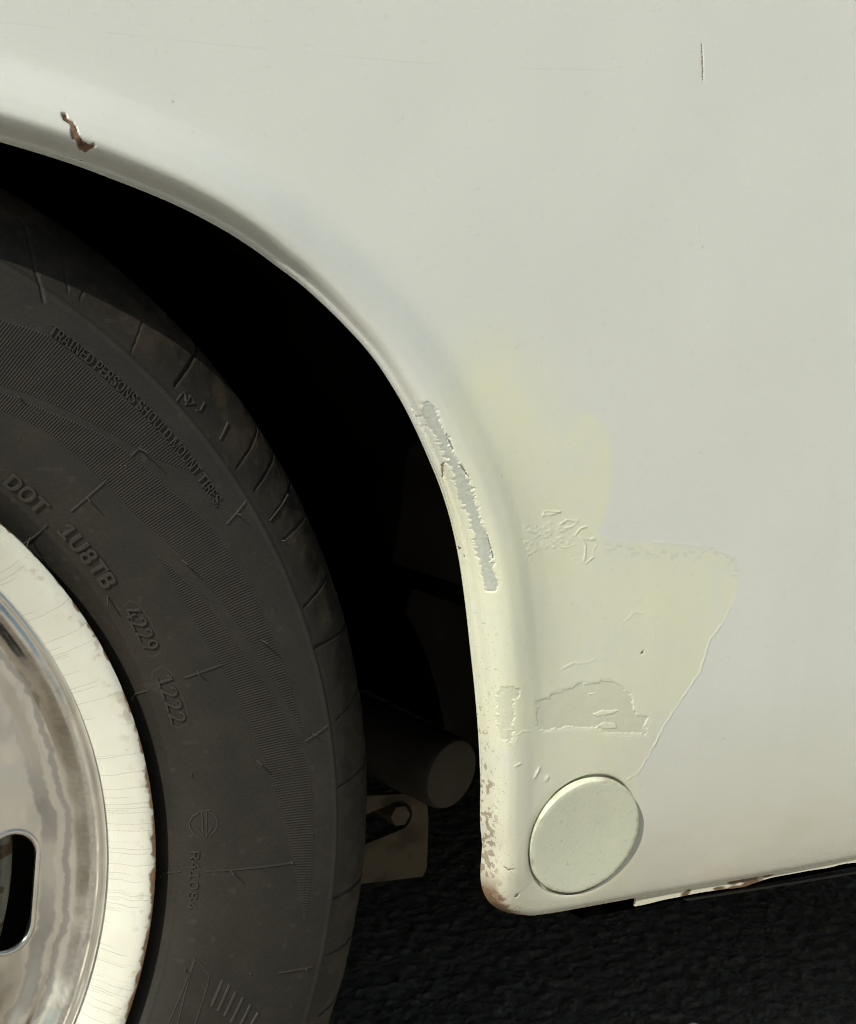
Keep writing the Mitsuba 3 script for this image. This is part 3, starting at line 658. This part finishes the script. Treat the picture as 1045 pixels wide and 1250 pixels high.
# mould vents: thin raised radial lines and the rubber hairs on them
VENTS = [[(201.73, 43.5), (218.8, 43.383)], [(230.79, 43.416), (236.71, 43.344)], [(182.73, 43.249), (192.91, 43.902)], [(245.27, 32.558), (257.43, 33.018)], [(245.65, 9.992), (257.31, 10.578)], [(204.25, 20.989), (219.45, 20.683)], [(186.32, 20.69), (191.19, 20.86)], [(200.61, -1.617), (236.86, -1.643)], [(186.88, -2.207), (192.54, -1.716)], [(237.87, -12.715), (253.74, -12.263)], [(239.39, 37.331), (239.43, 37.277)]]
for q in VENTS[:-1]:
    put('car__tyre__mould_line', ridge(q, .0008, .00065), 'rubber_raised')
HAIRS = [(q, l) for q, l in zip([(209.34, 43.474), (235.62, 43.295), (185.54, 43.572), (251.08, 32.75), (249.95, 10.385), (209.37, 21.159), (186.56, 20.673), (210.45, -1.649), (186.88, -2.306), (222.9, 32.296), (193.31, 33.147), (237.53, 21.209), (223.85, 9.601), (236.49, -1.552), (220.74, 54.998), (197.87, 9.861), (198.4, -13.154), (250.41, -12.372), (224.84, -12.867), (264.0, 27.931)], (4.2, 6, 5, 3, 2, 3, 4, 4.5, 4, 5, 5, 5, 4, 1.5, 2, 1.5, 2.5, 1.5, 1, 1))]
for (r, t), l in HAIRS:
    base, tip = on_tyre(r * mm, math.radians(t), -.0004), on_tyre(r * mm, math.radians(t), l * mm)
    bend = np.array([.0006, 0, -.0008]) * l / 4
    k = np.linspace(0, 1, 5)[:, None]
    put('car__tyre__rubber_hair', tube(base + (tip - base) * k + bend * k ** 2, .00042 - .00018 * k[:, 0], 6), 'rubber_raised', smooth=True)
# wear marks on the shoulder, and the sipes that run from the tread over it
for q in ([(258.53, 43.701), (264.82, 43.735), (262.24, 42.993)], [(260.76, 42.847), (266.12, 43.001), (263.89, 42.097), (261.83, 42.711)], [(268.1, 41.597), (263.64, 41.511), (262.98, 41.828)], [(263.16, 38.556), (271.35, 38.851)], [(262.57, 30.146), (278.25, 30.317)]):
    put('car__tyre__wear_mark', ridge(q, .0009, .0006), 'rubber_raised')
# ---------------------------------------------------------------- painted wheel rim and chrome trim
rim = spline([(.156, .100), (.157, .058), (.159, .0475), (.1645, .0408), (.169, .0362), (.1735, .0330), (.1775, .0308), (.1802, .0303), (.1815, .0312), (.1819, .0330), (.1808, .0350), (.177, .0372), (.170, .045), (.166, .062), (.163, .10), (.15, .16), (.15, .2)], 130)
put('car__wheel_rim', revolve(rim, 720), 'rim_paint', smooth=40, label='cream-white painted steel rim, cracked and rusty at its edge')
TRIM = [(.1648, .0420), (.1650, .0404), (.1645, .0392), (.1636, .0388), (.1627, .0392), (.1621, .0400), (.1612, .0396), (.1600, .0392), (.1585, .0398), (.1560, .0425), (.1535, .0452), (.1510, .0463), (.1480, .0460), (.1455, .0468), (.1425, .0478), (.1390, .0474), (.134, .0464), (.127, .0452), (.115, .0437), (.10, .0415), (.085, .0380), (.07, .031), (.05, .022), (.03, .018), (.004, .017)]
tp = spline(TRIM, 220)
slot_c, slot_r, slot_l = .1284, .0106, .0132
import manifold3d as m3
tt2 = np.linspace(0, 2 * np.pi, 720, endpoint=False)
back = tp[::-1] + [0, .0012]
cross = m3.CrossSection([np.vstack([tp, back])[:, [0, 1]].tolist()], m3.FillRule.EvenOdd)
solid = m3.Manifold.revolve(cross, 720)                                  # about z, profile height along z
slots = []
n_slot = 9
for k in range(n_slot):
    a = math.radians(-4.3) + k * 2 * math.pi / n_slot
    cap = LineString([(slot_c, -slot_l), (slot_c, slot_l)]).buffer(slot_r, 24)
    pr = m3.Manifold.extrude(m3.CrossSection([np.array(cap.exterior.coords)[:-1].tolist()], m3.FillRule.NonZero), .08)
    solid = solid - pr.rotate([0, 0, math.degrees(a)])
    slots.append((a, np.array(cap.exterior.coords)[:-1]))
mm_ = solid.to_mesh()
tvv = mm_.vert_properties[:, :3]
tvv = np.stack([tvv[:, 0], tvv[:, 2], tvv[:, 1] + WC[1]], 1)              # axle along y
put('car__wheel_trim', trimesh.Trimesh(tvv, mm_.tri_verts[:, ::-1], process=False), 'chrome', smooth=25, label='chrome wheel trim with oblong slots and reflection bands painted in')
ty = PchipInterpolator(np.array(TRIM)[::-1, 0][:20], np.array(TRIM)[::-1, 1][:20])
for a, c in slots:
    g = Polygon(c).buffer(.0002)
    c2 = resample(np.array(g.exterior.coords), .0012)[:-1]
    x, y = c2[:, 0] * math.cos(a) - c2[:, 1] * math.sin(a), c2[:, 0] * math.sin(a) + c2[:, 1] * math.cos(a)
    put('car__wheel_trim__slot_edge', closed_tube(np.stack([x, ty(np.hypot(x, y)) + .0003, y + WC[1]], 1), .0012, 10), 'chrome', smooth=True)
# steel wheel disc seen through the slots
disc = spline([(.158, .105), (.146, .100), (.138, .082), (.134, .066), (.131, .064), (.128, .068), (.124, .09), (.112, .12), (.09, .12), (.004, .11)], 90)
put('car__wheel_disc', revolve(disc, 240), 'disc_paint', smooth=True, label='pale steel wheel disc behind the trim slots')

# ---------------------------------------------------------------- inside the wheel arch and under the car
for key, R_, y0, y1, a0, a1 in (('car__arch_liner', .338, .016, .42, 17, 163), ('car__sun_block_panel', .350, .028, .42, 3.0, 24)):  # second one is an added black sheet that stops sun leaking through
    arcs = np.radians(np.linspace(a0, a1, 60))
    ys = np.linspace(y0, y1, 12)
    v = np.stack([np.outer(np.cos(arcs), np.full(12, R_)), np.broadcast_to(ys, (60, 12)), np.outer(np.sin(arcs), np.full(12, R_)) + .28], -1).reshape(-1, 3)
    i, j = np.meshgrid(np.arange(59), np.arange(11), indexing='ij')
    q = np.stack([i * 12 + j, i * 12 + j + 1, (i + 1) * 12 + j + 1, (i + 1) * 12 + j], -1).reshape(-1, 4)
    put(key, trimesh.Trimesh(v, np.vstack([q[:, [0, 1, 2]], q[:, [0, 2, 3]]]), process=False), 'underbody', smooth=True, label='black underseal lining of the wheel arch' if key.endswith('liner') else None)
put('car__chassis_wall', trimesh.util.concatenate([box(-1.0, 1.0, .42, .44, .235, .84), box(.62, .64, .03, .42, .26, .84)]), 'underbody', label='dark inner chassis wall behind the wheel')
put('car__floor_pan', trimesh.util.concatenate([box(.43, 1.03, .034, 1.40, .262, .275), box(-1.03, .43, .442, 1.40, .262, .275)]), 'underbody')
put('car__sun_block_rail', box(.50, .95, .195, .205, .145, .2615), 'underbody')  # added box, blocks a sun leak onto the ground under the car
put('car__bonnet', trimesh.util.concatenate([box(-1.05, 1.05, .118, 1.42, .850, .866)]), 'wing_paint', uv=np.tile([-1.0, 1.0], (8, 1)), label='white body top above the wing')
put('car__far_side', box(-1.04, 1.04, 1.42, 1.44, .02, .855), 'underbody')  # far side, carried almost to the ground to keep daylight out
for x_ in (-1.04, 1.02):
    put('car__added_end_wall', box(x_, x_ + .02, .135, 1.42, .03, .849), 'underbody')  # added end walls, nearly to the ground, shutting daylight out from below
put('car__sun_block_wall', box(.425, .432, .035, .419, .277, .46), 'underbody')  # black wall behind the liner, added to stop a sun leak
# suspension cylinder and its bracket
E0 = np.array([412.5, 200.0, 241.0]) * mm
axd = np.array([-.30, .94, .12]); axd /= np.linalg.norm(axd)
prc = [(0, .0), (.0165, .0), (.0195, .0008), (.0208, .0030), (.0212, .010), (.0212, .24)]
side_ = np.cross(axd, [0, 0, 1.0]); side_ /= np.linalg.norm(side_)
upv = np.cross(side_, axd)
an = np.linspace(0, 2 * np.pi, 72, endpoint=False)
cv = np.concatenate([E0 + h * axd + r * (np.cos(an)[:, None] * side_ + np.sin(an)[:, None] * upv) for r, h in prc])
cf = []
for k in range(len(prc) - 1):
    a, b = np.arange(72) + k * 72, (np.arange(72) + 1) % 72 + k * 72
    cf += [np.stack([a, b, b + 72], 1), np.stack([a, b + 72, a + 72], 1)]
put('car__suspension_cylinder', trimesh.Trimesh(cv, np.vstack(cf), process=False), 'tube_black', smooth=35, label='black round-ended cylinder behind the tyre')
br = Polygon(np.array([(337.63, 224.72), (367.71, 227.06), (405.34, 224.35), (410.34, 218.9), (411.79, 208.04), (411.76, 178.77), (409.23, 174.25), (369.19, 175.93), (338.8, 176.31)]) * mm)
slotp = LineString(np.array([(348.03, 206.99), (368.3, 206.61), (392.51, 212.49)]) * mm).buffer(.0085)
plate = trimesh.creation.extrude_polygon(br.difference(slotp), .005, engine='earcut')
plate.vertices = np.stack([plate.vertices[:, 0], .225 + plate.vertices[:, 2], plate.vertices[:, 1]], 1)
plate.faces = plate.faces[:, ::-1]
put('car__mounting_bracket', plate, 'bracket', label='rusty tan bracket plate with a bolt below the cylinder')
bc = np.array([389.8, 218.0, 214.9]) * mm
bolt = trimesh.creation.cylinder(.0062, .03, sections=6)
bolt.apply_transform(trimesh.transformations.rotation_matrix(np.pi / 2, [1, 0, 0]))
bolt.apply_translation([bc[0], .233, bc[2]])
put('car__mounting_bracket__bolt', bolt, 'bracket')
